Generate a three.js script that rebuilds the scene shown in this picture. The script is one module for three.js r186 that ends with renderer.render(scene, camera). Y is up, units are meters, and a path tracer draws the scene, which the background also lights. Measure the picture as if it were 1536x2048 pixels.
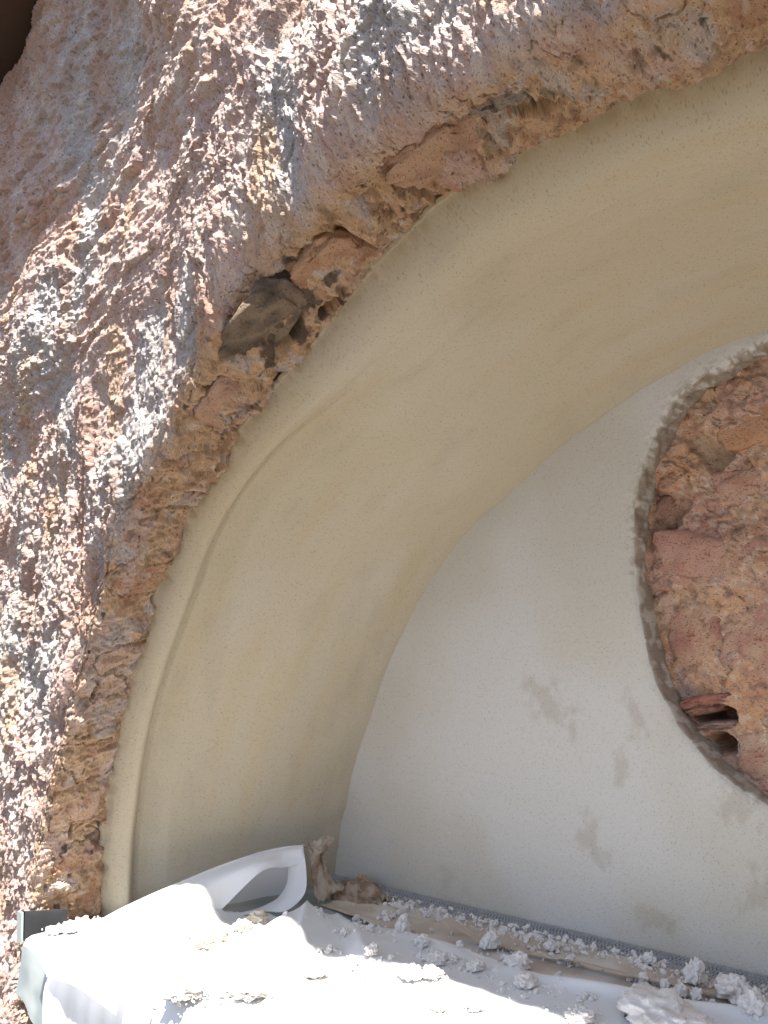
import * as THREE from 'three';
import { mergeGeometries, mergeVertices } from 'three/addons/utils/BufferGeometryUtils.js';
import { ImprovedNoise } from 'three/addons/math/ImprovedNoise.js';

// ---------- camera, sky, sun, exposure ----------
const scene = new THREE.Scene();
const camera = new THREE.PerspectiveCamera(51.22, 0.75, 0.02, 400);
camera.rotation.order = 'YXZ';
camera.position.set(0.4205, 0.4249, 0.8628);
camera.rotation.set(0.095, 0.7628, -0.0079);
scene.add(camera);

const renderer = new THREE.WebGLRenderer({ antialias: true });
renderer.setSize(768, 1024);
renderer.toneMapping = THREE.LinearToneMapping;
renderer.toneMappingExposure = 3.5;
renderer.shadowMap.enabled = true;

const SUN = new THREE.Vector3(0.28, 1, 0.25).normalize();
{
  const w = 256, h = 128, d = new Float32Array(w * h * 4);
  for (let j = 0; j < h; j++) {
    const el = ((j + 0.5) / h - 0.5) * Math.PI;             // row 0 is the nadir
    const s = Math.max(0, Math.sin(el)), k = Math.pow(1 - s, 3);
    for (let i = 0; i < w; i++) {
      const o = (j * w + i) * 4;
      d[o] = 0.235 + 0.02 * k; d[o + 1] = 0.285 + 0.015 * k; d[o + 2] = 0.385; d[o + 3] = 1;
    }
  }
  const t = new THREE.DataTexture(d, w, h, THREE.RGBAFormat, THREE.FloatType);
  t.mapping = THREE.EquirectangularReflectionMapping; t.magFilter = THREE.LinearFilter; t.needsUpdate = true;
  scene.background = t; scene.environment = t;
}
const sun = new THREE.DirectionalLight(new THREE.Color(1, 0.955, 0.88), 5);
sun.position.copy(SUN).multiplyScalar(8); sun.castShadow = true; sun.shadow.radius = 1.6;
sun.shadow.mapSize.set(4096, 4096);
Object.assign(sun.shadow.camera, { left: -2.5, right: 2.5, top: 2.5, bottom: -2.5, near: 0.1, far: 20 });
scene.add(sun); scene.add(sun.target);

// ---------- helpers ----------
let seed = 7;
const rnd = () => { seed = (seed * 1664525 + 1013904223) >>> 0; return seed / 4294967296; };
const PN = new ImprovedNoise();
const n3 = (x, y, z) => PN.noise(x + 37.3, y + 11.7, z + 5.1);
const fbm = (x, y, z, o = 4) => { let a = 1, s = 0; for (let i = 0; i < o; i++) { s += a * n3(x, y, z); x = x * 2.03 + 3.1; y = y * 2.03 + 1.7; z = z * 2.03 + 9.2; a *= 0.5; } return s; };
const ridged = (x, y, z, o = 4) => { let a = 1, s = 0; for (let i = 0; i < o; i++) { const v = 1 - Math.abs(n3(x, y, z)) * 2; s += a * v * v; x = x * 2.1 + 3.1; y = y * 2.1 + 1.7; z = z * 2.1 + 9.2; a *= 0.5; } return s / 1.9; };
const clamp = (v, a = 0, b = 1) => Math.min(b, Math.max(a, v));
const lerp = (a, b, t) => a + (b - a) * t;
const sst = (a, b, v) => { const t = clamp((v - a) / (b - a)); return t * t * (3 - 2 * t); };
const splus = (x, w) => x > 20 * w ? x : w * Math.log(1 + Math.exp(x / w));
const mix3 = (a, b, t) => [lerp(a[0], b[0], t), lerp(a[1], b[1], t), lerp(a[2], b[2], t)];
function table(pts) {                                             // smooth interpolation of [key, value], keys rising
  return (k) => {
    if (k <= pts[0][0]) return pts[0][1];
    const n = pts.length; if (k >= pts[n - 1][0]) return pts[n - 1][1];
    let i = 0; while (pts[i + 1][0] < k) i++;
    const t = (k - pts[i][0]) / (pts[i + 1][0] - pts[i][0]);
    const p0 = pts[Math.max(0, i - 1)][1], p1 = pts[i][1], p2 = pts[i + 1][1], p3 = pts[Math.min(n - 1, i + 2)][1];
    return 0.5 * (2 * p1 + (p2 - p0) * t + (2 * p0 - 5 * p1 + 4 * p2 - p3) * t * t + (3 * p1 - p0 - 3 * p2 + p3) * t * t * t);
  };
}
function gridGeo(nu, nv, fn, { closed = false, flip = false } = {}) {   // fn(i, j) -> { p:[x,y,z], c?:[r,g,b], uv?:[u,v] }
  const P = new Float32Array((nu + 1) * (nv + 1) * 3), UV = new Float32Array((nu + 1) * (nv + 1) * 2); let Cc = null;
  for (let i = 0; i <= nu; i++) for (let j = 0; j <= nv; j++) {
    const k = i * (nv + 1) + j, r = fn(i, j);
    P[k * 3] = r.p[0]; P[k * 3 + 1] = r.p[1]; P[k * 3 + 2] = r.p[2];
    if (r.uv) { UV[k * 2] = r.uv[0]; UV[k * 2 + 1] = r.uv[1]; }
    if (r.c) { Cc = Cc || new Float32Array((nu + 1) * (nv + 1) * 3); Cc[k * 3] = r.c[0]; Cc[k * 3 + 1] = r.c[1]; Cc[k * 3 + 2] = r.c[2]; }
  }
  const I = new Uint32Array(nu * nv * 6); let q = 0;
  for (let i = 0; i < nu; i++) for (let j = 0; j < nv; j++) {
    const a = i * (nv + 1) + j, b = a + nv + 1;
    if (flip) { I[q++] = a; I[q++] = a + 1; I[q++] = b; I[q++] = b; I[q++] = a + 1; I[q++] = b + 1; }
    else { I[q++] = a; I[q++] = b; I[q++] = a + 1; I[q++] = b; I[q++] = b + 1; I[q++] = a + 1; }
  }
  const g = new THREE.BufferGeometry();
  g.setAttribute('position', new THREE.BufferAttribute(P, 3)); g.setAttribute('uv', new THREE.BufferAttribute(UV, 2));
  if (Cc) g.setAttribute('color', new THREE.BufferAttribute(Cc, 3));
  g.setIndex(new THREE.BufferAttribute(I, 1)); g.computeVertexNormals();
  return g;
}
function mesh(name, g, m, parent) { const o = new THREE.Mesh(g, m); o.name = name; o.castShadow = o.receiveShadow = true; (parent || scene).add(o); return o; }
function group(name, label, category, grp) { const o = new THREE.Group(); o.name = name; o.userData = { label, category }; if (grp) o.userData.group = grp; scene.add(o); return o; }
function tag(o, label, category, grp) { o.userData.label = label; o.userData.category = category; if (grp) o.userData.group = grp; return o; }
const counts = {};
const numbered = (n) => { counts[n] = (counts[n] ?? -1) + 1; return counts[n] ? `${n}_${String(counts[n]).padStart(3, '0')}` : n; };
// smooth surface through rows of points
function cr(a, t) {
  const n = a.length - 1, f = clamp(t) * n, i = Math.min(n - 1, Math.floor(f)), u = f - i;
  const g = (k) => a[clamp(k, 0, n)], r = [];
  for (let c = 0; c < 3; c++) {
    const p0 = g(i - 1)[c], p1 = g(i)[c], p2 = g(i + 1)[c], p3 = g(i + 2)[c];
    r.push(0.5 * (2 * p1 + (p2 - p0) * u + (2 * p0 - 5 * p1 + 4 * p2 - p3) * u * u + (3 * p1 - p0 - 3 * p2 + p3) * u * u * u));
  }
  return r;
}
function loft(rows, nu, nv, bump) {
  return gridGeo(nu, nv, (i, j) => {
    const u = i / nu, v = j / nv, p = cr(rows.map((r) => cr(r, u)), v);
    if (bump) { const b = bump(u, v, p); p[0] += b[0]; p[1] += b[1]; p[2] += b[2]; }
    return { p, uv: [u, v] };
  });
}
// tileable-ish grain textures
function tex(n, fn, srgb = true, rx = 1, ry = 1) {
  const d = new Uint8Array(n * n * 4);
  for (let j = 0; j < n; j++) for (let i = 0; i < n; i++) { const c = fn(i, j), o = (j * n + i) * 4; d[o] = clamp(c[0]) * 255; d[o + 1] = clamp(c[1]) * 255; d[o + 2] = clamp(c[2]) * 255; d[o + 3] = 255; }
  const t = new THREE.DataTexture(d, n, n); t.wrapS = t.wrapT = THREE.RepeatWrapping; t.magFilter = THREE.LinearFilter; t.minFilter = THREE.LinearMipmapLinearFilter; t.generateMipmaps = true;
  if (srgb) t.colorSpace = THREE.SRGBColorSpace; t.repeat.set(rx, ry); t.needsUpdate = true; return t;
}
function dots(n, list) {                                          // accumulates soft grains into a wrapping n x n field
  const f = new Float32Array(n * n);
  for (const [x, y, rx, ry, a] of list) {
    const R = Math.ceil(Math.max(rx, ry));
    for (let j = -R; j <= R; j++) for (let i = -R; i <= R; i++) {
      const q = (i / rx) ** 2 + (j / ry) ** 2; if (q > 1) continue;
      const k = ((Math.floor(y + j) % n + n) % n) * n + ((Math.floor(x + i) % n + n) % n); f[k] = Math.max(f[k], a * (1 - q * q));
    }
  }
  return f;
}
const many = (n, k, r0, r1, asp = 1) => Array.from({ length: k }, () => { const r = lerp(r0, r1, rnd() ** 3); return [rnd() * n, rnd() * n, r * (1 + (asp - 1) * rnd()), r, 0.35 + 0.65 * rnd()]; });

// sand grain for plaster: dark and rusty specks (1024 px = 0.6 m)
const plDark = dots(1024, many(1024, 26000, 0.7, 1.5, 1.4)), plRust = dots(1024, many(1024, 22000, 0.7, 1.7)), plPale = dots(1024, many(1024, 16000, 0.7, 1.6));
const plasterMap = tex(1024, (i, j) => {
  const k = j * 1024 + i, g = (rnd() - 0.5) * 0.05;
  const dk = plDark[k] * 0.17, ru = plRust[k] * 0.13, pa = plPale[k] * 0.04;
  return [0.955 + g - dk - ru * 0.35 + pa, 0.95 + g - dk - ru * 0.8 + pa, 0.945 + g - dk * 0.95 - ru * 1.5 + pa];
});
const plasterBump = tex(512, (i, j) => { const v = 0.5 + 0.3 * (rnd() - 0.5) + 0.5 * (plDark[(j * 2) * 1024 + i * 2] * -0.5 + plPale[(j * 2) * 1024 + i * 2] * 0.5); return [v, v, v]; }, false);
// stone grain: flecks drawn out along v (1024 px = 0.35 m)
const rkDark = dots(1024, many(1024, 16000, 0.7, 2.6, 2.4)), rkPale = dots(1024, many(1024, 16000, 0.7, 2.6, 2)), rkRust = dots(1024, many(1024, 1500, 1.5, 8, 2));
const rockMap = tex(1024, (i, j) => {
  const k = j * 1024 + i, g = (rnd() - 0.5) * 0.13;
  const dk = rkDark[k] * 0.30, pa = rkPale[k] * 0.16, ru = rkRust[k] * 0.13;
  return [0.86 + g - dk + pa, 0.85 + g - dk * 1.03 + pa - ru * 0.7, 0.84 + g - dk * 1.05 + pa - ru * 1.2];
});
const rockBump = tex(1024, (i, j) => { const k = j * 1024 + i, v = 0.5 + 0.35 * (rnd() - 0.5) - 0.45 * rkDark[k] + 0.35 * rkPale[k]; return [v, v, v]; }, false);

const M = {
  rock: new THREE.MeshStandardMaterial({ vertexColors: true, map: rockMap, bumpMap: rockBump, bumpScale: 0.0016, roughness: 0.95 }),
  plaster: new THREE.MeshStandardMaterial({ vertexColors: true, map: plasterMap, bumpMap: plasterBump, bumpScale: 0.0004, roughness: 0.92 }),
  crumb: new THREE.MeshStandardMaterial({ color: new THREE.Color().setRGB(0.78, 0.745, 0.71), map: plasterMap, roughness: 1 }),
  crumbWarm: new THREE.MeshStandardMaterial({ color: new THREE.Color().setRGB(0.74, 0.66, 0.54), map: plasterMap, roughness: 1 }),
  film: new THREE.MeshPhysicalMaterial({ color: new THREE.Color().setRGB(0.90, 0.90, 0.91), roughness: 0.42, transmission: 0.30, thickness: 0, side: THREE.DoubleSide, ior: 1.4 }),
  lead: new THREE.MeshStandardMaterial({ vertexColors: true, roughness: 0.5, metalness: 0.35 }),
  darkLead: new THREE.MeshStandardMaterial({ color: new THREE.Color().setRGB(0.018, 0.019, 0.023), roughness: 0.7, metalness: 0 }),
  wire: new THREE.MeshStandardMaterial({ color: new THREE.Color().setRGB(0.42, 0.43, 0.45), roughness: 0.5, metalness: 0.4 }),
  paper: new THREE.MeshStandardMaterial({ vertexColors: true, roughness: 0.9, side: THREE.DoubleSide }),
  timber: new THREE.MeshStandardMaterial({ vertexColors: true, roughness: 0.85 }),
  ground: null,
};

// ---------- arch outline (centre of the arc at x 0, y YC) ----------
const YC = -0.088, D = 0.346, RAD = Math.PI / 180;
const half = (deg) => { let a = ((deg % 360) + 360) % 360; if (a > 270) a -= 360; return a < 90 ? 180 - a : a; };   // mirror the right half on the left
const tF = table([[86, 0.999], [90, 0.999], [95.4, 1.002], [100.5, 1.003], [108, 1.009], [116, 0.998], [123.5, 0.989], [132, 1.0], [141, 1.011], [146, 1.004], [151, 1.004], [159, 1.005], [168, 0.995], [174, 0.986], [180, 0.984]]);
const tA = table([[86, 0.985], [91, 0.992], [95, 1.008], [99, 1.006], [103.5, 1.011], [108.5, 1.018], [111, 1.015], [116, 1.021], [119, 1.025], [122.7, 1.008], [129.4, 0.994], [134, 0.972], [140, 0.975], [143, 0.968], [150, 0.955], [156.6, 0.948], [163.5, 0.955], [172.7, 0.968], [180, 0.972]]);
const tB = table([[86, 0.853], [97, 0.853], [105, 0.849], [112.4, 0.844], [124, 0.838], [133, 0.852], [144, 0.851], [156, 0.848], [165, 0.854], [174, 0.858], [180, 0.858]]);
const rF = (d) => tF(half(d)), rA = (d) => tA(half(d)), rB = (d) => tB(half(d));

// ---------- the masonry wall ----------
const wall = group('masonry_wall', 'rough weathered pinkish stone wall around the plastered arch', 'wall');
const LJ = 0.135, ZJ = -0.012;                                     // rough jamb: from ZJ behind the plaster edge out to the face
// pits and knocked-out joints on the rough jamb: [deg, metres from the plaster edge, half length along arc (m), half depth (m), sink (m)]
const PITS = [[121.5, 0.055, 0.035, 0.014, 0.022], [118, 0.03, 0.03, 0.008, 0.025], [125.6, 0.012, 0.016, 0.014, 0.035], [168.5, 0.02, 0.018, 0.016, 0.022], [108, 0.03, 0.006, 0.05, 0.012], [113, 0.075, 0.008, 0.04, 0.012], [147, 0.012, 0.02, 0.012, 0.018], [133, 0.03, 0.03, 0.006, 0.012], [155, 0.085, 0.018, 0.005, 0.014], [166.5, 0.075, 0.03, 0.004, 0.012], [98.5, 0.075, 0.04, 0.012, 0.02], [103, 0.09, 0.02, 0.014, 0.016], [160.5, 0.03, 0.006, 0.03, 0.008], [139, 0.05, 0.005, 0.05, 0.007], [151, 0.03, 0.004, 0.045, 0.006], [128, 0.06, 0.005, 0.06, 0.008]];
const LUMPS = [[122.8, 0.075, 0.05, 0.03, 0.014], [128.5, 0.05, 0.04, 0.035, 0.014], [116, 0.06, 0.05, 0.03, 0.012], [134.5, 0.05, 0.022, 0.05, 0.010], [110.5, 0.06, 0.04, 0.04, 0.014], [143, 0.06, 0.05, 0.045, 0.008], [152, 0.06, 0.06, 0.05, 0.008], [165, 0.045, 0.03, 0.03, 0.010], [103.5, 0.05, 0.05, 0.045, 0.012], [95, 0.06, 0.06, 0.045, 0.012], [90, 0.05, 0.04, 0.05, 0.012]];
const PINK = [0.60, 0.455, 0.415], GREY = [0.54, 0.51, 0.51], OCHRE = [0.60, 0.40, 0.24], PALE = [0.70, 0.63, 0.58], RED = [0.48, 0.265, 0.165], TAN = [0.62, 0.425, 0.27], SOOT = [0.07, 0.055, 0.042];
function rockPoint(deg, v, fine) {
  const a = deg * RAD, ca = Math.cos(a), sa = Math.sin(a), RF = rF(deg), RA = rA(deg);
  const w = 0.016, sp = splus(v - LJ, w), jz = v - sp;             // jz: run along the jamb, sp: run along the face
  const back = sst(0.02, -0.03, v);
  let r = lerp(RF + 0.001, RA, clamp(jz / LJ, 0, 1.1)) + sp + back * 0.016, z = ZJ + jz;
  const wf = 1 / (1 + Math.exp(-(v - LJ) / w));                     // 0 on the jamb, 1 on the face
  const ru = RA + v - LJ; let x = ru * ca, y = YC + ru * sa;           // unrolled, so that the relief runs on round the arris
  const s = deg * RAD * 1.05, zz = v;                                       // metres along the arc
  // ---- face relief: drawn out along the drag marks, which follow the arc on the haunch and hang down near the crown
  const lean = sst(0.02, 0.3, y - 0.62 - 0.5 * (x + 0.75) ) * sst(-0.35, -0.7, x);
  const wx = fbm(x * 3, y * 3, 1.5, 2) * 0.04, jit = 0.016 * fbm(x * 14, y * 14, 9.4, 2);
  const A1 = x - 0.12 * y + wx, B1 = y, A2 = A1 + jit, B2 = B1 + jit;
  const relief = (A, B) => 0.0035 * (ridged(A * 19, B * 5, 3.3, 3) - 0.5) + 0.012 * fbm(A * 13, B * 5, 8.1, 3) + 0.0048 * fbm(A * 64, B * 20, 2.2, 3) + 0.006 * (sst(0.02, 0.07, fbm(A * 12, B * 5, 12.2, 4)) - 0.5) + 0.003 * sst(0.1, 0.16, fbm(A * 34, B * 11, 18.2, 3)) + 0.0048 * Math.max(0, n3(A * 230, B * 80, 7.7)) + 0.0022 * Math.max(0, n3(A * 420, B * 150, 27.7));
  let hF = 0.034 * fbm(x * 2.6 + 4, y * 2.0, 0.3, 2) + 0.012 * fbm(x * 8, y * 4.5, 33.3, 2) + 0.024 * sst(128, 98, half(deg));
  if (lean < 0.999) hF += (1 - lean) * relief(A2, B2);
  if (lean > 0.001) hF += lean * relief(x * 0.5 - y * 0.866 + wx + jit, x * 0.866 + y * 0.5 + jit);
  const gr = sst(-0.1, 0.35, n3(x * 4, y * 4, 6.6) + 0.6 * sst(0.9, 0.3, y));
  hF += 0.0036 * fbm(x * 230, y * 100, 4.4, 2) * (0.6 + 0.8 * gr);
  // ---- jamb relief: coarse, bedded across the arc
  let hJ = 0;
  hJ += 0.012 * fbm(s * 8, zz * 9, 21.1, 2);
  hJ += 0.006 * fbm(s * 34, zz * 18, 15.5, 3) + 0.0042 * fbm(s * 95, zz * 50, 17.5, 3);
  hJ += 0.0022 * n3(s * 260, zz * 150, 3.9) + 0.0030 * sst(0.08, 0.14, fbm(s * 40, zz * 16, 27.2, 3));
  const cr1 = Math.abs(fbm(s * 13, zz * 6, 31.1, 4)); hJ -= 0.007 * sst(0.02, 0.0, cr1);
  let sootM = 0;
  if (deg > 80 && deg < 185 && v > -0.02) {
    for (const [pd, pv, la, lv, sk] of LUMPS) { const q = ((deg - pd) * RAD / la) ** 2 + ((v - pv) / lv) ** 2; if (q < 1.4) hJ += sk * sst(1.4, 0.35, q + 0.25 * n3(s * 40, zz * 40, pd)); }
    for (const [pd, pv, la, lv, sk] of PITS) { const q = ((deg - pd) * RAD / la) ** 2 + ((v - pv) / lv) ** 2 + 0.5 * n3(s * 60, zz * 60, pd); if (q < 1.3) { hJ -= sk * sst(1.3, 0.4, q); } }
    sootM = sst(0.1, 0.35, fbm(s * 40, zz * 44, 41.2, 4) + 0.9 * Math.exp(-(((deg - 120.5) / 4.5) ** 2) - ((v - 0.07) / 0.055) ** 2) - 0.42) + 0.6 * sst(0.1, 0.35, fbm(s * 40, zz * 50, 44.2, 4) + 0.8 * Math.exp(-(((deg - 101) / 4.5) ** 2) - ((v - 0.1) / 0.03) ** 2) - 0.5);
  }
  hJ += 0.004 * sst(0.07, 0.02, v); const keep = sst(-0.005, 0.02, v);
  const h = lerp(hJ * keep, hF, wf) * (v < -0.03 ? 0 : 1);
  // inward normal on the jamb, outward (+z) on the face
  const nr = -(1 - wf), nz = wf, L = Math.hypot(nr, nz);
  r += h * nr / L; z += h * nz / L;
  const tu = y / 0.35, tv = x / 0.35; x = r * ca; y = YC + r * sa;
  // ---- colour: mineral patches
  let c;
  {
    const p1 = fbm(A1 * 7, B1 * 2.6, 50.1, 3), p2 = fbm(A1 * 16, B1 * 5, 53.3, 3), p3 = fbm(A1 * 40, B1 * 18, 57.7, 2);
    let cf = mix3(PINK, GREY, sst(0.0, 0.4, p1)); cf = mix3(cf, OCHRE, 0.55 * sst(0.15, 0.5, p2)); cf = mix3(cf, PALE, 0.6 * sst(0.1, 0.5, p3)); cf = mix3(cf, RED, 0.45 * sst(0.2, 0.6, -p2));
    const q1 = fbm(s * 9, zz * 8, 61.1, 3), q2 = fbm(s * 24, zz * 16, 63.3, 3), q3 = fbm(s * 60, zz * 34, 66.7, 2);
    let cj = mix3(TAN, OCHRE, sst(-0.15, 0.35, q1)); cj = mix3(cj, RED, 0.8 * sst(0.12, 0.5, q2)); cj = mix3(cj, PINK, 0.6 * sst(0.1, 0.5, -q1)); cj = mix3(cj, PALE, 0.45 * sst(0.25, 0.6, q3)); cj = mix3(cj, [0.2, 0.12, 0.07], 0.6 * sst(0.2, 0.6, -q3 - 0.3 * q2)); cj = mix3(cj, GREY, 0.5 * sst(0.25, 0.5, -q2));
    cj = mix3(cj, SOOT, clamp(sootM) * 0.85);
    c = mix3(cj, cf, sst(0.2, 0.9, wf + 0.25 * p2));
  }
  return { p: [x, y, z], c, uv: [tu, tv] };
}
{
  const vs = []; for (let v = -0.36; v < -0.03; v += 0.06) vs.push(v);
  for (let v = -0.03; v < 0.32; v += 0.00135) vs.push(v);
  for (let v = 0.32; v < 0.86; v += 0.0021) vs.push(v);
  for (let v = 0.86; v < 1.4; v += 0.02) vs.push(v); for (let v = 1.4; v < 3.6; v += 0.15) vs.push(v);
  const ds = []; for (let d = 198; d > 82; d -= 0.082) ds.push(d);
  mesh('rough_face', gridGeo(ds.length - 1, vs.length - 1, (i, j) => rockPoint(ds[i], vs[j], true), { flip: true }), M.rock, wall);
  const v2 = vs.filter((v, j) => v > 0.86 || j % 8 === 0); const d2 = []; for (let d = 82.1; d > -162; d -= 0.8) d2.push(d); d2.push(-162);
  mesh('rough_face', gridGeo(d2.length - 1, v2.length - 1, (i, j) => rockPoint(d2[i], v2[j], false), { flip: true }), M.rock, wall);
  // body of the wall behind the niche and below the sill
  const core = new THREE.BoxGeometry(6, 5, 0.3); core.translate(0, 0.3, -0.62);
  const col = (g, c) => { const n = g.attributes.position.count, a = new Float32Array(n * 3); for (let i = 0; i < n; i++) a.set(c, i * 3); g.setAttribute('color', new THREE.BufferAttribute(a, 3)); return g; };
  const low = new THREE.BoxGeometry(2.04, 1.2, 0.42); low.translate(0, -0.645, -0.13);
  mesh('core', mergeGeometries([col(core, TAN), col(low, TAN)]), M.rock, wall);
}

// stones showing in the broken jamb
function stoneGeo(sx, sy, sz, sd, colA, colB) {
  let g = new THREE.BoxGeometry(2, 2, 2, 12, 10, 8); g.deleteAttribute('uv'); g.deleteAttribute('normal'); g = mergeVertices(g, 1e-5);
  const P = g.attributes.position, C = new Float32Array(P.count * 3), UV = new Float32Array(P.count * 2);
  for (let i = 0; i < P.count; i++) {
    let x = P.getX(i), y = P.getY(i), z = P.getZ(i); const l = Math.max(Math.abs(x), Math.abs(y), Math.abs(z)) , e = Math.hypot(x, y, z), k = lerp(1, l / e * 1.25, 0.62); x *= k; y *= k; z *= k;
    const n = 1 + 0.26 * fbm(x * 1.1 + sd, y * 1.1, z * 1.1, 2) + 0.10 * fbm(x * 4 + sd, y * 4, z * 4, 2);
    x *= n * sx; y *= n * sy; z *= n * sz; P.setXYZ(i, x, y, z);
    const c = mix3(colA, colB, sst(-0.2, 0.5, fbm(x * 40 + sd, y * 40, z * 40, 3))); C.set(c, i * 3); UV[i * 2] = (x + z) / 0.35; UV[i * 2 + 1] = (y + z * 0.5) / 0.35;
  }
  g.setAttribute('color', new THREE.BufferAttribute(C, 3)); g.setAttribute('uv', new THREE.BufferAttribute(UV, 2)); g.computeVertexNormals(); return g;
}
for (const [deg, z, tl, dp, th, ca, cb] of [[122, 0.075, 0.052, 0.034, 0.016, [0.30, 0.22, 0.15], [0.12, 0.09, 0.065]], [128.8, 0.052, 0.036, 0.036, 0.014, [0.60, 0.39, 0.27], [0.46, 0.27, 0.18]], [115.6, 0.055, 0.040, 0.030, 0.011, [0.58, 0.36, 0.22], [0.44, 0.25, 0.15]], [165.3, 0.048, 0.022, 0.024, 0.010, [0.62, 0.44, 0.32], [0.50, 0.31, 0.21]], [135, 0.04, 0.016, 0.040, 0.008, [0.56, 0.32, 0.20], [0.46, 0.24, 0.14]], [105, 0.075, 0.05, 0.03, 0.012, [0.56, 0.36, 0.24], [0.40, 0.23, 0.15]]]) {
  const o = mesh('stone', stoneGeo(th, tl, dp, deg, ca, cb), M.rock, wall), r = lerp(rF(deg), rA(deg), z / 0.12) + 0.003;
  o.position.set(r * Math.cos(deg * RAD), YC + r * Math.sin(deg * RAD), z); o.rotation.z = deg * RAD;
}

// ---------- plastered niche ----------
const niche = group('plaster_niche', 'smooth cream plastered arched niche set into the stone wall', 'niche');
const CREAM = [0.525, 0.452, 0.33], CREAM2 = [0.56, 0.505, 0.41];
function revealProfile(deg, q) {                                    // q: metres back from the front edge -> radius
  const h = half(deg), bead = sst(112, 138, h);
  const F = rF(deg), B = rB(deg);
  const at = (c, d) => F - lerp(c, d, bead);                        // plain chamfer near the crown, rolled bead lower down
  const pts = [[0, F], [0.004, at(0.013, 0.012)], [0.010, at(0.029, 0.022)], [0.018, at(0.043, 0.030)], [0.028, at(0.053, 0.033)], [0.042, at(0.061, 0.021)], [0.050, at(0.0645, 0.008)], [0.056, at(0.067, 0.013)], [0.09, at(0.077, 0.032)], [0.2, lerp(F, B, 0.66) - 0.004], [D, B]];
  return table(pts)(q);
}
{
  const qs = []; for (let q = 0; q < 0.06; q += 0.002) qs.push(q); for (let q = 0.06; q < D; q += 0.006) qs.push(q); qs.push(D);
  const ds = []; for (let d = 177; d > 82; d -= 0.16) ds.push(d); for (let d = 82; d >= 3; d -= 0.5) ds.push(d); ds.push(3);
  const NL = 4;                                                     // lip rows lapping on to the stone
  mesh('reveal', gridGeo(ds.length - 1, qs.length - 1 + NL, (i, jj) => {
    const deg = ds[i], s = deg * RAD; let q, r, z;
    const rag = 0.004 * fbm(s * 60, 1.1, 2.2, 3) + 0.0022 * n3(s * 420, 0.4, 9.9);
    if (jj < NL) { const k = 1 - jj / NL; r = rF(deg) - 0.001 + 0.006 * k * k; z = 0.003 * k + rag; q = 0; }
    else { q = qs[jj - NL]; r = revealProfile(deg, q); z = -q + rag * sst(0.006, 0, q); }
    const soft = sst(0.01, 0.06, q) * sst(D + 0.001, D - 0.05, q);
    r += 0.0030 * fbm(s * 5, q * 7, 3.3, 2) * soft + 0.0006 * fbm(s * 30, q * 22, 5.3, 2) + 0.0008 * n3(s * 260, q * 260, 1.1) * sst(0.006, 0, q);
    r -= 0.0035 * (0.6 + fbm(s * 9, 3.1, 0.4, 3)) * sst(D - 0.035, D, q);
    // ochre drag marks in the float coat
    const st = sst(0.12, 0.5, fbm(s * 2.2 + q * 2, q * 26, 71.1, 3)), sp = sst(0.15, 0.6, fbm(s * 9, q * 30, 74.1, 3));
    let c = mix3(CREAM, [0.51, 0.415, 0.265], 0.5 * st); c = mix3(c, CREAM2, 0.5 * sst(0.0, 0.5, fbm(s * 3, q * 9, 77.7, 2))); c = mix3(c, [0.43, 0.37, 0.27], 0.3 * sp);
    return { p: [r * Math.cos(s), YC + r * Math.sin(s), z], c, uv: [s / 0.6, q / 0.6] };
  }), M.plaster, niche);
}
// back of the niche with the round opening
const OX = -0.004, OY = 0.472;
const tO = table([[-180, 0.288], [-167, 0.287], [-152, 0.296], [-140, 0.299], [-127, 0.300], [-116, 0.297], [-90, 0.295], [90, 0.285], [111.7, 0.286], [123, 0.294], [134, 0.307], [146.6, 0.307], [159, 0.300], [174, 0.289], [180, 0.288]]);
const rO = (dg) => { let a = ((dg + 180) % 360 + 360) % 360 - 180; if (a > -90 && a < 90) a = a > 0 ? 180 - a : -180 - a; return tO(a); };
const SMUDGES = [[-0.435, 0.305, 0.035, 0.045], [-0.40, 0.28, 0.02, 0.03], [-0.322, 0.24, 0.022, 0.045], [-0.30, 0.30, 0.02, 0.05], [-0.15, 0.20, 0.05, 0.04], [-0.27, 0.05, 0.06, 0.015], [-0.37, 0.13, 0.04, 0.04], [-0.60, 0.03, 0.03, 0.04], [-0.12, 0.1, 0.05, 0.04]];
function outerHit(dg) {                                             // distance from the opening's centre to the reveal or the base line
  const a = dg * RAD, cx = Math.cos(a), sy = Math.sin(a);
  let lo = 0.25, hi = 1.4;
  const inside = (t) => { const x = OX + cx * t, y = OY + sy * t; if (y < 0.008) return false; const pd = Math.atan2(y - YC, x) / RAD; return Math.hypot(x, y - YC) < rB(pd) + 0.012; };
  for (let k = 0; k < 26; k++) { const m = (lo + hi) / 2; if (inside(m)) lo = m; else hi = m; }
  return lo;
}
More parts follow.
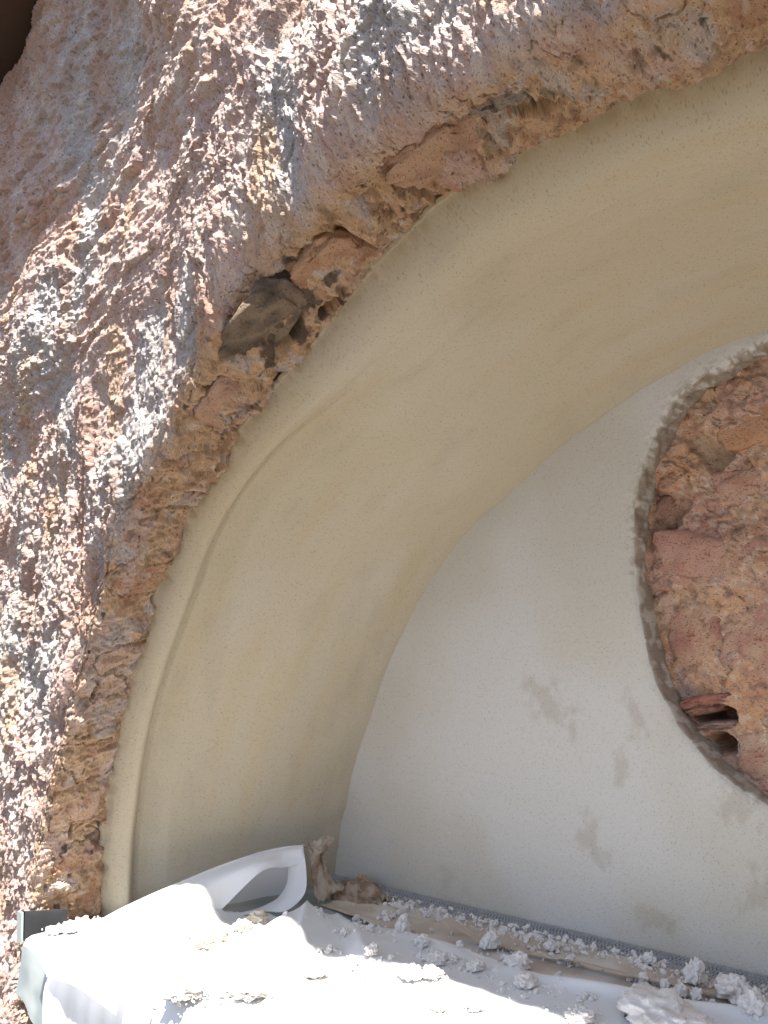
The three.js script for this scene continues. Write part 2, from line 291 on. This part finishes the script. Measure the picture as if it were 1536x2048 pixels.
{
  const NA = 1400, NS = 150, NR = 16;
  mesh('back_panel', gridGeo(NA, NS + NR, (i, j) => {
    const dg = (i / NA) * 360 - 180, a = dg * RAD, r0 = rO(dg), r1 = outerHit(dg); let r, z;
    const rough = sst(180, 130, Math.abs(dg)) * (dg > 0 ? 1 : 0.15) + (dg > 0 ? 0.7 * sst(150, 175, dg) : 0.12);
    const ex = Math.cos(a) * r0, ey = Math.sin(a) * r0, rn = 0.0045 * rough * fbm(ex * 28, ey * 28, 1.1, 4);
    if (j < NR) { const k = j / NR, e = 1 - k; r = r0 + rn * k + 0.004 * e * e + (0.0008 + 0.0035 * rough) * fbm(ex * 50, ey * 50, e * 3.1 + 8.1, 4); z = -D - 0.062 * e; if (k > 0.85) r += 0.003 * (k - 0.85) / 0.15; }
    else { const k = (j - NR) / NS, e = Math.pow(k, 1.7); r = lerp(r0 + rn * Math.max(0, 1 - k * 40) + 0.004, r1, e); z = -D - 0.0035 * Math.exp(-(r - r0 - 0.004) / 0.004); }
    const x = OX + Math.cos(a) * r, y = OY + Math.sin(a) * r;
    if (j >= NR) z += 0.004 * fbm(x * 3.5, y * 3.5, 2.2, 2) * sst(0, 0.06, r1 - r) + 0.0005 * fbm(x * 24, y * 24, 3.1, 2) + 0.0018 * rough * fbm(x * 70, y * 70, 1.3, 4) * sst(0.03, 0, r - r0);
    let c = mix3([0.54, 0.50, 0.425], [0.585, 0.56, 0.515], sst(-0.3, 0.4, fbm(x * 4, y * 3, 81.1, 3)));
    let m = 0; for (const [sx, sy, lx, ly] of SMUDGES) m = Math.max(m, Math.exp(-(((x - sx) / lx) ** 2) - ((y - sy) / ly) ** 2));
    m = sst(0.35, 0.9, m * 0.7 + 0.8 * fbm(x * 52, y * 30, 84.2, 4)) * sst(0.05, 0.4, m);
    c = mix3(c, [0.38, 0.32, 0.24], 0.42 * m);
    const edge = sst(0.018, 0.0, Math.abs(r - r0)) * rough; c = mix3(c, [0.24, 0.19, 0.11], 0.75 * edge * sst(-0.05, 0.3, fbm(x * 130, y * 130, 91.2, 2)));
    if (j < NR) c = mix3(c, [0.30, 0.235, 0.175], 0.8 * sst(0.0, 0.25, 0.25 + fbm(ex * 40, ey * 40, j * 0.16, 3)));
    return { p: [x, y, z], c, uv: [x / 0.6, y / 0.6] };
  }), M.plaster, niche);
}

// ---------- rubble in the round opening ----------
const rubble = group('rubble_infill', 'reddish rubble masonry filling the round opening in the plaster', 'masonry');
function rubbleH(x, y) {
  let h = 0.010 * fbm(x * 9, y * 12, 101.1, 3) + 0.005 * fbm(x * 34, y * 40, 104.1, 3) + 0.0026 * fbm(x * 110, y * 120, 107.1, 3);
  h -= 0.006 * sst(0.022, 0, Math.abs(fbm(x * 9, y * 14, 109.3, 4)));
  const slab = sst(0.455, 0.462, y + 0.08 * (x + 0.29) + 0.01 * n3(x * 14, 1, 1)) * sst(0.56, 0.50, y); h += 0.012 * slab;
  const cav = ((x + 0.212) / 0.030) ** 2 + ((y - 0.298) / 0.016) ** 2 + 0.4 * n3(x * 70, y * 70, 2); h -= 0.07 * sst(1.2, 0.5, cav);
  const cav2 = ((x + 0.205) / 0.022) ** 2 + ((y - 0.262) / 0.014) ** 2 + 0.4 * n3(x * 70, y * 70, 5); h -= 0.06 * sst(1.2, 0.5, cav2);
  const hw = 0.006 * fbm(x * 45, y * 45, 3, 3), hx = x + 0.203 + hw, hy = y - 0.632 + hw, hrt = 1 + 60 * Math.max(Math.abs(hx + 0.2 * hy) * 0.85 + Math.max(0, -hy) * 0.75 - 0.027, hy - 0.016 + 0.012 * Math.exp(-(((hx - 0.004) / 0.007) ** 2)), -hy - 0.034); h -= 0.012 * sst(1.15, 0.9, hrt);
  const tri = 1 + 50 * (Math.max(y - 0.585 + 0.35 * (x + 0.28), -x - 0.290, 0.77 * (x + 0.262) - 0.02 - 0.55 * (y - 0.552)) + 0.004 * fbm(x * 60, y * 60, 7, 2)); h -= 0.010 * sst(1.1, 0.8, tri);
  return { h, hrt, tri };
}
{
  const N = 330, S = 0.33;
  mesh('mortar_bed', gridGeo(N, N, (i, j) => {
    const x = OX - S + (2 * S * i) / N, y = OY - S + (2 * S * j) / N, f = rubbleH(x, y);
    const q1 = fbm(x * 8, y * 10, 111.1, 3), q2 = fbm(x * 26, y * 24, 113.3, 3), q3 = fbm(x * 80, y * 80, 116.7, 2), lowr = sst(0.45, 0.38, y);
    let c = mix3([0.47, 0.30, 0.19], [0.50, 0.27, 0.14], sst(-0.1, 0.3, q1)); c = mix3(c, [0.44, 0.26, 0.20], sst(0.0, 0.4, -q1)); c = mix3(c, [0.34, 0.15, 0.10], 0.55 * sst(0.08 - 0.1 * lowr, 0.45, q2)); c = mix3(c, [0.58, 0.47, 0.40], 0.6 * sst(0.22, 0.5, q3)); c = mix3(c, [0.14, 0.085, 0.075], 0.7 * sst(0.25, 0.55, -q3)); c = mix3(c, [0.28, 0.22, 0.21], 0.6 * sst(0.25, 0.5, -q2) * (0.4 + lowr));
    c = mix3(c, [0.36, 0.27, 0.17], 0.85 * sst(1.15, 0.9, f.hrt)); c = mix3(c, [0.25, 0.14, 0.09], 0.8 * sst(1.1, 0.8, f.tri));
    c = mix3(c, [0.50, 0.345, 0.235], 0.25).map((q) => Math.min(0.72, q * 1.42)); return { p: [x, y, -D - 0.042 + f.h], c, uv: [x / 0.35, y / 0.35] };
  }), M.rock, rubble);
}
// stones that can be picked out of the rubble
{
  const S = [[-0.205, 0.495, 0.075, 0.030, 0.020, -0.08, [0.44, 0.26, 0.19], [0.36, 0.19, 0.14]], [-0.268, 0.552, 0.016, 0.020, 0.007, 0.5, [0.30, 0.17, 0.11], [0.20, 0.11, 0.08]], [-0.212, 0.284, 0.030, 0.005, 0.028, 0.12, [0.34, 0.24, 0.20], [0.26, 0.17, 0.14]], [-0.225, 0.314, 0.034, 0.007, 0.022, 0.2, [0.33, 0.15, 0.10], [0.25, 0.11, 0.08]], [-0.226, 0.303, 0.022, 0.005, 0.02, 0.22, [0.34, 0.18, 0.12], [0.25, 0.12, 0.09]], [-0.15, 0.39, 0.05, 0.042, 0.02, 0.1, [0.46, 0.29, 0.20], [0.34, 0.16, 0.12]], [-0.235, 0.395, 0.035, 0.04, 0.018, 0.3, [0.44, 0.27, 0.18], [0.32, 0.15, 0.11]], [-0.13, 0.655, 0.06, 0.035, 0.018, -0.1, [0.46, 0.27, 0.16], [0.40, 0.2, 0.11]], [-0.16, 0.575, 0.05, 0.028, 0.016, 0.05, [0.46, 0.29, 0.21], [0.38, 0.2, 0.14]], [-0.15, 0.255, 0.032, 0.03, 0.02, 0.3, [0.46, 0.31, 0.22], [0.36, 0.2, 0.14]], [-0.03, 0.5, 0.07, 0.04, 0.02, 0, [0.44, 0.27, 0.18], [0.34, 0.18, 0.12]], [0.09, 0.58, 0.06, 0.04, 0.02, 0.2, [0.46, 0.28, 0.17], [0.36, 0.2, 0.12]], [0.1, 0.4, 0.08, 0.05, 0.02, -0.1, [0.44, 0.26, 0.19], [0.34, 0.17, 0.12]], [-0.02, 0.32, 0.06, 0.05, 0.02, 0.2, [0.46, 0.3, 0.2], [0.36, 0.2, 0.14]], [0.02, 0.68, 0.05, 0.035, 0.02, 0.1, [0.46, 0.28, 0.17], [0.34, 0.17, 0.11]]];
  S.forEach(([x, y, sx, sy, sz, rot, ca, cb], k) => { const o = mesh('stone', stoneGeo(sx, sy, sz, k * 7.3 + 1, ca.map((q) => q * 1.4), cb.map((q) => q * 1.5)), M.rock, rubble); o.position.set(x, y, -D - 0.050 + (k < 5 ? 0.002 : -0.009)); o.rotation.z = rot; if (k === 2) o.position.z = -D - 0.066; if (k === 3 || k === 4) o.position.z = -D - 0.052; if (k === 1) o.position.z = -D - 0.053; });
}

// ---------- sill with its lead dressing ----------
const sill = group('lead_sill', 'grey lead-covered sill at the foot of the niche', 'sill');
const leadCol = (x, y) => mix3([0.30, 0.34, 0.35], [0.46, 0.50, 0.50], sst(-0.2, 0.4, fbm(x * 14, y * 14, 121.1, 3)));
{
  const prof = [[-0.36, 0], [-0.1, 0], [0.03, 0.001], [0.10, 0], [0.123, -0.001], [0.132, -0.006], [0.136, -0.016], [0.138, -0.04], [0.140, -0.08], [0.141, -0.1]];
  mesh('lead_sheet', gridGeo(260, 90, (i, j) => {
    const f = (j / 90) * (prof.length - 1), k = Math.min(prof.length - 2, Math.floor(f)), u = f - k;
    let z = lerp(prof[k][0], prof[k + 1][0], u), y = lerp(prof[k][1], prof[k + 1][1], u);
    const x = lerp(-0.945, 0.945, i / 260), drop = clamp(-y / 0.1);
    if (drop > 0) { y *= 0.70 + 0.28 * sst(-0.945, -0.885, x) + 0.05 * n3(x * 9, 1, 1); z += 0.006 * fbm(x * 14, y * 9, 4.1, 2) * drop + 0.004 * drop; }
    y += 0.0018 * fbm(x * 8, z * 12, 3.3, 2) * (1 - drop);
    return { p: [x, y, z], c: leadCol(x, z - y) };
  }, { flip: true }), M.lead, sill);
  // dark upturned end against the rough jamb
  mesh('upstand', gridGeo(40, 14, (i, j) => {
    const u = i / 40, v = j / 14, ang = 2 * Math.PI * v, z = lerp(0.134, 0.070, u), h = lerp(0.036, 0.026, u);
    const sx = Math.cos(ang), sy = Math.sin(ang), bx = Math.sign(sx) * Math.min(1, Math.abs(sx) * 1.6) * 0.0022, by = h / 2 + Math.sign(sy) * Math.min(1, Math.abs(sy) * 1.25) * h / 2 - 0.003;
    return { p: [-0.948 + bx + 0.003 * n3(z * 40, by * 30, 1.1), by, z] };
  }), M.darkLead, sill);
  const tab = new THREE.BoxGeometry(0.012, 0.040, 0.003); tab.translate(-0.952, 0.012, 0.137);
  const cc = new Float32Array(tab.attributes.position.count * 3).map((_, i) => [0.42, 0.47, 0.45][i % 3]); tab.setAttribute('color', new THREE.BufferAttribute(cc, 3));
  mesh('end_tab', tab, M.lead, sill);
}

// ---------- galvanised lath strip along the foot of the back wall ----------
{
  const o = group('lath_strip', 'grey galvanised mesh strip along the foot of the back wall', 'mesh strip');
  mesh('backing', gridGeo(200, 8, (i, j) => { const x = lerp(-0.86, 0.86, i / 200), v = j / 8, p = [x, lerp(0.0105, 0.0015, v) + 0.001 * n3(x * 30, v, 1), lerp(-0.345, -0.318, v) + 0.002 * n3(x * 12, 4, 1)]; return { p, c: mix3([0.26, 0.26, 0.26], [0.50, 0.47, 0.44], sst(-0.2, 0.4, fbm(x * 60, v * 2, 7.7, 2))) }; }), new THREE.MeshStandardMaterial({ vertexColors: true, roughness: 0.85, side: THREE.DoubleSide }), o);
  const parts = [], A = new THREE.Vector3(), B = new THREE.Vector3(), m4 = new THREE.Matrix4(), q = new THREE.Quaternion();
  const at = (x, v) => [x, lerp(0.0125, 0.0035, v), lerp(-0.3435, -0.3175, v)];
  for (let x = -0.85; x < 0.85; x += 0.0052) for (const sgn of [1, -1]) for (let r = 0; r < 3; r++) {
    if (x > 0.15 && r) continue;
    A.set(...at(x, r / 3)); B.set(...at(x + sgn * 0.0026 * (r % 2 ? 1 : -1) * -1, (r + 1) / 3));
    const g = new THREE.BoxGeometry(0.0011, A.distanceTo(B), 0.0011); q.setFromUnitVectors(new THREE.Vector3(0, 1, 0), B.clone().sub(A).normalize()); m4.compose(A.clone().add(B).multiplyScalar(0.5), q, new THREE.Vector3(1, 1, 1)); g.applyMatrix4(m4); parts.push(g);
  }
  const wires = mesh('wire_mesh', mergeGeometries(parts), M.wire, o); wires.userData.kind = 'stuff';
}

// ---------- brown masking paper ----------
const paperCol = (x, y) => mix3([0.46, 0.385, 0.315], [0.58, 0.525, 0.47], sst(-0.3, 0.4, fbm(x * 16, y * 22, 131.1, 3)));
{
  const zf = table([[-0.8, -0.245], [-0.6, -0.215], [-0.5, -0.205], [-0.4, -0.2], [-0.25, -0.2], [-0.1, -0.235], [0.3, -0.24], [0.9, -0.24]]);
  tag(mesh('masking_paper', gridGeo(300, 30, (i, j) => {
    const x = lerp(-0.76, 0.88, i / 300), v = j / 30, z = lerp(-0.322, zf(x) + 0.012, v) + 0.003 * n3(x * 30, 1, v);
    const y = 0.0035 + 0.002 * fbm(x * 10, z * 30, 6.1, 2) + 0.004 * sst(0.85, 1, v) * (0.5 + n3(x * 20, 2, 2));
    return { p: [x, y, z], c: paperCol(x, z) };
  }), M.paper), 'flat tan masking paper strip lying along the mesh strip', 'paper');
  tag(mesh('masking_paper_001', gridGeo(260, 12, (i, j) => {
    const x = lerp(-0.52, 0.8, i / 260), v = j / 12, zc = lerp(-0.243, -0.268, sst(-0.5, -0.05, x)) , curl = sst(-0.45, -0.52, x);
    const z = zc + 0.016 * v + 0.002 * n3(x * 25, 3, 1), y = 0.009 + 0.0035 * v + 0.002 * n3(x * 12, 1, v) + curl * 0.016 * (1 - 0.4 * v);
    return { p: [x - curl * 0.008, y, z], c: mix3(paperCol(x + 3, z), [0.34, 0.22, 0.14], 0.22) };
  }), M.paper), 'narrow brown paper strip with a curled torn end, on the flat tan strip', 'paper');
  const crumple = (rows, sd, amp) => loft(rows, 46, 34, (u, v) => { const e = amp * (0.4 + Math.abs(fbm(u * 3 + sd, v * 3, 1, 2))); const tear = 0.006 * fbm(u * 14 + sd, v * 14, 5, 2) * (v > 0.9 || v < 0.1 || u > 0.93 ? 1 : 0); return [e * (ridged(u * 2.6 + sd, v * 2.6, 2, 2) - 0.5), e * (ridged(u * 2.6 + sd, v * 2.6, 7, 2) - 0.5) + tear, e * (ridged(u * 2.6 + sd, v * 2.6, 4, 2) - 0.5)]; });
  const paint = (g, a, b) => { const P = g.attributes.position, C = new Float32Array(P.count * 3); for (let i = 0; i < P.count; i++) C.set(mix3(a, b, sst(-0.2, 0.4, fbm(P.getX(i) * 60, P.getY(i) * 60, P.getZ(i) * 60, 3))), i * 3); g.setAttribute('color', new THREE.BufferAttribute(C, 3)); return g; };
  tag(mesh('torn_paper', paint(crumple([[[-0.800, 0.083, -0.232], [-0.790, 0.088, -0.252], [-0.776, 0.092, -0.275]], [[-0.785, 0.062, -0.235], [-0.783, 0.068, -0.252], [-0.786, 0.066, -0.262]], [[-0.770, 0.036, -0.225], [-0.772, 0.045, -0.250], [-0.776, 0.038, -0.262]], [[-0.755, 0.008, -0.222], [-0.755, 0.016, -0.250], [-0.757, 0.018, -0.282]]], 3, 0.014), [0.42, 0.35, 0.28], [0.30, 0.2, 0.13]), M.paper), 'torn brown paper standing up behind the plastic fold', 'paper');
  tag(mesh('torn_paper_001', paint(crumple([[[-0.775, 0.004, -0.262], [-0.750, 0.004, -0.262], [-0.715, 0.004, -0.270], [-0.685, 0.004, -0.280]], [[-0.785, 0.018, -0.290], [-0.755, 0.026, -0.288], [-0.725, 0.028, -0.292], [-0.69, 0.012, -0.296]], [[-0.790, 0.010, -0.318], [-0.755, 0.030, -0.318], [-0.725, 0.018, -0.318], [-0.69, 0.006, -0.318]]], 9, 0.016), [0.36, 0.27, 0.2], [0.22, 0.14, 0.09]), M.paper), 'crumpled brown paper scrap in the back corner of the sill', 'paper');
}

// ---------- plastic sheeting ----------
const plastic = group('plastic_sheet', 'translucent white plastic sheet draped over the sill', 'plastic sheet');
const zBack = table([[-0.9, -0.02], [-0.8, -0.10], [-0.688, -0.17], [-0.603, -0.196], [-0.513, -0.203], [-0.40, -0.193], [-0.323, -0.186], [-0.21, -0.210], [-0.094, -0.246], [0.1, -0.25], [0.9, -0.25]]);
function sheetY(x, z) {                                             // folds fan out from the back corner
  const dx = x + 0.80, dz = z + 0.235, an = Math.atan2(dz, dx), rr = Math.hypot(dx, dz);
  const fan = Math.exp(-(((rr - 0.26) / 0.17) ** 2));
  let y = 0.0045 + 0.013 * fan * Math.pow(1 - Math.abs(Math.sin(an * 8.5 + 1.6 * n3(rr * 4, an * 2, 1))), 2.2);
  y += 0.004 * (0.5 + fbm(x * 7, z * 9, 141.1, 2)) + 0.0035 * sst(0.72, 0.98, ridged(x * 6 + z * 3, z * 8, 143.1, 2));
  const ridge1 = (x + 0.655) - 0.42 * (z + 0.06) - 0.012 * n3(z * 9, 1, 4); y += 0.030 * Math.exp(-((ridge1 / (ridge1 < 0 ? 0.018 : 0.045)) ** 2)) * sst(-0.21, -0.12, z) * sst(0.13, 0.06, z);
  const ridge2 = (x + 0.745) - 0.55 * (z - 0.03); y += 0.016 * Math.exp(-((ridge2 / (ridge2 < 0 ? 0.012 : 0.026)) ** 2)) * sst(-0.12, -0.04, z) * sst(0.14, 0.08, z);
  return y;
}
{
  const NX = 420, NZ = 90, ND = 34;
  mesh('spread_sheet', gridGeo(NX, NZ + ND, (i, j) => {
    const x = lerp(-0.845, 0.93, Math.pow(i / NX, 1.25)); let y, z;
    const zb = zBack(x) + 0.003 * n3(x * 22, 1, 1), lip = 0.010;
    if (j <= NZ) {
      const v = j / NZ; z = lerp(zb, 0.142, v); y = sheetY(x, z) * (1 - 0.0 * v);
      y += lip * Math.exp(-(((v - 0.045) / 0.035) ** 2)) * (0.7 + 0.6 * n3(x * 9, 3, 3)) * sst(-0.62, -0.5, x);
      const over = sst(0.9, 1, v); y -= 0.006 * over;
    } else {
      const t = (j - NZ) / ND, yb = sheetY(x, 0.142) - 0.006; y = yb - 0.30 * t;
      z = 0.142 + 0.016 * Math.sin(Math.min(1, t * 6) * Math.PI / 2) + 0.012 * t * fbm(x * 16, t * 0.8, 151.1, 2) + 0.006 * sst(0, 0.2, t) * n3(x * 40, t * 2, 5);
    }
    return { p: [x, y, z], uv: [x, z] };
  }, { flip: true }), M.film, plastic);
  const wob = (a, sd) => (u, v) => [a * fbm(u * 3 + sd, v * 2, 1, 2), a * fbm(u * 3 + sd, v * 2, 5, 2), a * fbm(u * 3 + sd, v * 2, 9, 2)];
  const ridge = [[-0.835, -0.020, 0.162], [-0.848, 0.012, 0.122], [-0.862, 0.027, 0.060], [-0.853, 0.045, 0], [-0.834, 0.065, -0.07], [-0.81, 0.081, -0.14], [-0.802, 0.085, -0.19], [-0.785, 0.086, -0.22]];
  const low = [[-0.66, -0.02, 0.175], [-0.672, 0.014, 0.146], [-0.700, 0.013, 0.105], [-0.726, 0.014, 0.055], [-0.786, 0.018, -0.06], [-0.775, 0.066, -0.13], [-0.779, 0.063, -0.18], [-0.774, 0.066, -0.21]];
  const mid = ridge.map((r, k) => { const l = low[k]; return [(r[0] + l[0]) / 2 + 0.004, (r[1] + l[1]) / 2 + (k < 5 ? 0.010 : 0.002), (r[2] + l[2]) / 2 + 0.004]; });
  mesh('raised_fold', loft([ridge, mid, low], 90, 24, wob(0.003, 3)), M.film, plastic);
  const back = ridge.map((r, k) => [r[0] - 0.035, Math.max(-0.005, r[1] * 0.1), r[2] - 0.004]); 
  mesh('back_fold', loft([ridge, ridge.map((r, k) => [r[0] - 0.012, r[1] * 0.6, r[2] - 0.002]), back], 60, 14, wob(0.002, 5)), M.film, plastic);
  const hO = [[-0.785, 0.086, -0.22], [-0.755, 0.051, -0.2], [-0.744, 0.027, -0.185], [-0.758, 0.008, -0.16], [-0.785, 0.006, -0.14], [-0.80, 0.006, -0.11]];
  const hI = [[-0.794, 0.058, -0.2], [-0.789, 0.036, -0.19], [-0.787, 0.020, -0.175], [-0.794, 0.012, -0.155], [-0.797, 0.009, -0.13], [-0.802, 0.008, -0.10]];
  mesh('loop_fold', loft([hO, hO.map((p, k) => [(p[0] + hI[k][0]) / 2 + 0.003, (p[1] + hI[k][1]) / 2, (p[2] + hI[k][2]) / 2 + 0.006]), hI], 60, 16, wob(0.002, 8)), M.film, plastic);
}

// ---------- plaster lumps on the sill ----------
function lumpGeo(sd, rough) {
  let g = new THREE.IcosahedronGeometry(1, 12); g.deleteAttribute('uv'); g.deleteAttribute('normal'); g = mergeVertices(g, 1e-4);
  const P = g.attributes.position, UV = new Float32Array(P.count * 2);
  for (let i = 0; i < P.count; i++) {
    let x = P.getX(i), y = P.getY(i), z = P.getZ(i);
    const n = 0.86 + 0.42 * fbm(x * 1.3 + sd, y * 1.3, z * 1.3, 2) + rough * (0.20 * fbm(x * 4 + sd, y * 4, z * 4, 3) + 0.16 * Math.abs(n3(x * 6 + sd, y * 6, z * 6)));
    P.setXYZ(i, x * n, Math.max(-0.35, y * n), z * n); UV[i * 2] = x * 0.06; UV[i * 2 + 1] = (y + z) * 0.06;
  }
  g.setAttribute('uv', new THREE.BufferAttribute(UV, 2)); g.computeVertexNormals(); return g;
}
const LG = [lumpGeo(1.3, 1), lumpGeo(5.9, 1.3), lumpGeo(9.4, 0.8), lumpGeo(14.2, 1.2)];
{
  const L = [   // x, z, width, height, label (null = one of the small ones), warm
    [-0.714, -0.001, 0.066, 0.024, 'broad cream plaster flake in the hollow of the raised plastic fold', 1],
    [-0.726, -0.063, 0.036, 0.014, 'oblong cream plaster piece behind the broad flake in the plastic fold', 1],
    [-0.733, -0.091, 0.029, 0.016, 'crumbly ochre plaster piece deepest inside the plastic fold', 1],
    [-0.66, 0.005, 0.03, 0.016, 'pale angular plaster piece just in front of the broad cream flake', 0],
    [-0.643, 0.042, 0.026, 0.012, 'small long plaster piece in front of the raised fold, left of the pebble', 0],
    [-0.617, 0.035, 0.013, 0.01, null, 0],
    [-0.541, -0.008, 0.048, 0.016, 'flat white plaster flake at the edge of the sunlit plastic', 0],
    [-0.583, 0.136, 0.043, 0.018, 'sunlit plaster lump at the front edge of the sill', 0],
    [-0.568, 0.118, 0.019, 0.011, null, 0],
    [-0.536, 0.083, 0.055, 0.014, 'low wide sunlit plaster lump near the front edge', 0],
    [-0.568, -0.201, 0.027, 0.026, 'round white plaster lump at the left end of the plastic lip', 0],
    [-0.444, -0.227, 0.024, 0.024, 'upright craggy plaster lump standing on the brown paper strip', 0],
    [-0.374, -0.191, 0.036, 0.020, 'blocky plaster lump on the plastic lip in the middle of the sill', 0],
    [-0.384, -0.276, 0.022, 0.012, 'flattish plaster lump on the tan paper near the mesh strip', 0],
    [-0.329, -0.145, 0.037, 0.014, 'long flat plaster lump in front of the blocky one', 0],
    [-0.406, -0.151, 0.026, 0.013, 'crumbly plaster lump left of the blocky one', 0],
    [-0.454, -0.135, 0.033, 0.015, 'low crumbly plaster lump among the plastic creases', 0],
    [-0.414, -0.084, 0.025, 0.014, 'plaster lump beside the shadow edge on the plastic', 0],
    [-0.435, -0.069, 0.034, 0.015, 'wider plaster lump touching the shadow edge on the plastic', 0],
    [-0.195, -0.284, 0.029, 0.030, 'tall plaster lump against the mesh strip at the right', 0],
    [-0.138, -0.265, 0.043, 0.028, 'knobbly plaster lump right of the tall one by the mesh strip', 0],
    [-0.099, -0.230, 0.036, 0.030, 'plaster lump at the right edge of the picture by the plastic lip', 0],
    [-0.161, -0.150, 0.111, 0.032, 'largest pitted plaster block at the bottom right', 0],
    [-0.226, -0.099, 0.035, 0.014, 'plaster lump left of the largest block', 0],
    [-0.328, -0.055, 0.024, 0.013, 'right one of two sunlit lumps beyond the shadow edge', 0],
    [-0.356, -0.029, 0.024, 0.013, 'left one of two sunlit lumps beyond the shadow edge', 0],
  ];
  const S = [[-0.641, -0.243, 0.011], [-0.632, -0.264, 0.011], [-0.664, -0.142, 0.010], [-0.258, -0.159, 0.008], [-0.212, -0.248, 0.013], [-0.519, -0.055, 0.022], [-0.514, -0.088, 0.02], [-0.602, -0.128, 0.014], [-0.581, -0.081, 0.012], [-0.593, -0.165, 0.014], [-0.508, -0.172, 0.02], [-0.443, -0.153, 0.016], [-0.268, -0.312, 0.017], [-0.187, -0.235, 0.019], [-0.743, -0.296, 0.015], [-0.656, -0.204, 0.010], [-0.68, 0.015, 0.016], [-0.55, 0.11, 0.014], [-0.50, -0.03, 0.014], [-0.48, -0.045, 0.012], [-0.47, -0.20, 0.012], [-0.30, -0.17, 0.012], [-0.40, -0.20, 0.012], [-0.34, -0.25, 0.010], [-0.24, -0.25, 0.014], [-0.17, -0.24, 0.016]];
  for (const [x, z, w] of S) L.push([x, z, w, w * 0.8, null, 0]);
  L.forEach(([x, z, w, h, label, warm], k) => {
    const o = mesh(numbered('plaster_lump'), LG[k % 4], warm ? M.crumbWarm : M.crumb);
    const y0 = z < zBack(x) ? 0.006 : sheetY(x, z);
    o.position.set(x, y0 + h * 0.30, z); o.scale.set(w * 0.52, h * 0.62, w * (0.36 + 0.16 * rnd())); o.rotation.y = -0.76 + (rnd() - 0.5) * 0.9;
    const where = z < zBack(x) ? 'on the tan paper strip' : z > -0.06 ? 'on the sunlit front of the plastic sheet' : 'on the shaded back of the plastic sheet';
    tag(o, label || `small pale plaster crumb ${where}`, 'plaster lump', label ? undefined : `small plaster crumbs ${where}`);
  });
  // crumbs too small to count
  const g = new THREE.IcosahedronGeometry(1, 2); { const P = g.attributes.position; for (let i = 0; i < P.count; i++) { const x = P.getX(i), y = P.getY(i), z = P.getZ(i), n = 0.9 + 0.45 * fbm(x * 1.6, y * 1.6, z * 1.6, 2); P.setXYZ(i, x * n, y * n * 0.7, z * n); } g.computeVertexNormals(); }
  const N = 3600, im = new THREE.InstancedMesh(g, M.crumb, N), d = new THREE.Object3D(); im.name = 'plaster_dust'; im.castShadow = im.receiveShadow = true;
  const anchor = L.map((l) => [l[0], l[1], l[2]]);
  for (let k = 0; k < N; k++) {
    let x, z, t = rnd(), sz = 0.0007 + 0.0028 * rnd() ** 3;
    if (t < 0.34) { x = lerp(-0.80, 0.3, rnd() ** 1.3); z = -0.330 + 0.045 * rnd() ** 1.4; sz *= 1.35; }
    else if (t < 0.42) { x = -0.945 + 0.085 * rnd(); z = 0.02 + 0.09 * rnd() ** 0.6; x = Math.min(x, -0.87 - 0.06 * clamp((z - 0.03) / 0.08)); sz *= 1.5; }
    else if (t < 0.85) { const a = anchor[Math.floor(rnd() * anchor.length)], r = a[2] * (0.4 + 1.1 * rnd()), b = rnd() * 6.283; x = a[0] + Math.cos(b) * r; z = a[1] + Math.sin(b) * r * 0.7; }
    else { x = lerp(-0.75, 0.5, rnd()); z = lerp(-0.31, 0.12, rnd()); }
    const y = z < zBack(x) || x < -0.88 ? 0.004 : sheetY(x, z);
    d.position.set(x, y + sz * 0.4, z); d.rotation.set(rnd() * 6, rnd() * 6, rnd() * 6); d.scale.set(sz * (0.8 + rnd()), sz, sz * (0.8 + 0.6 * rnd())); d.updateMatrix(); im.setMatrixAt(k, d.matrix);
  }
  im.userData = { kind: 'stuff', label: 'fine plaster dust and grit scattered over the sill', category: 'grit' }; scene.add(im);
}

// ---------- dark sloping timber board high on the wall, in the top left corner ----------
{
  const sl = 0.66, ux = 1 / Math.hypot(1, sl), uy = sl * ux;
  const sec = [[-0.02, 0.06], [0.0, 0.06], [0.0, 0.218], [0.006, 0.226], [0.17, 0.226], [0.176, 0.22], [0.176, 0.06]];   // [up across the board, out from the wall]
  const g = gridGeo(160, sec.length - 1, (i, j) => {
    const t = lerp(-1.3, 1.9, i / 160), [n, z] = sec[j], w = 0.003 * fbm(t * 7, j * 2.2, 1.3, 2);
    return { p: [-0.983 + t * ux - (n + w) * uy, 1.318 + t * uy + (n + w) * ux, z + w], c: mix3([0.035, 0.024, 0.02], [0.10, 0.045, 0.022], sst(-0.2, 0.4, fbm(t * 5, j * 3, 5.5, 3))) };
  }).toNonIndexed(); g.computeVertexNormals();
  tag(mesh('timber_board', g, M.timber), 'dark sloping timber board in the top left corner', 'timber');
}

// ---------- ground below ----------
{
  const gm = tex(512, (i, j) => { const v = 0.5 + 0.25 * fbm(i * 0.02, j * 0.02, 3.3, 4) + 0.12 * (rnd() - 0.5); return [v * 0.50, v * 0.43, v * 0.31]; }, true, 60, 60);
  const o = mesh('ground', new THREE.CircleGeometry(150, 64), new THREE.MeshStandardMaterial({ map: gm, roughness: 0.95 })); o.rotation.x = -Math.PI / 2; o.position.y = -2.4; o.userData = { kind: 'structure', label: 'sunlit sandy ground in front of the wall', category: 'ground' };
}
renderer.render(scene, camera);
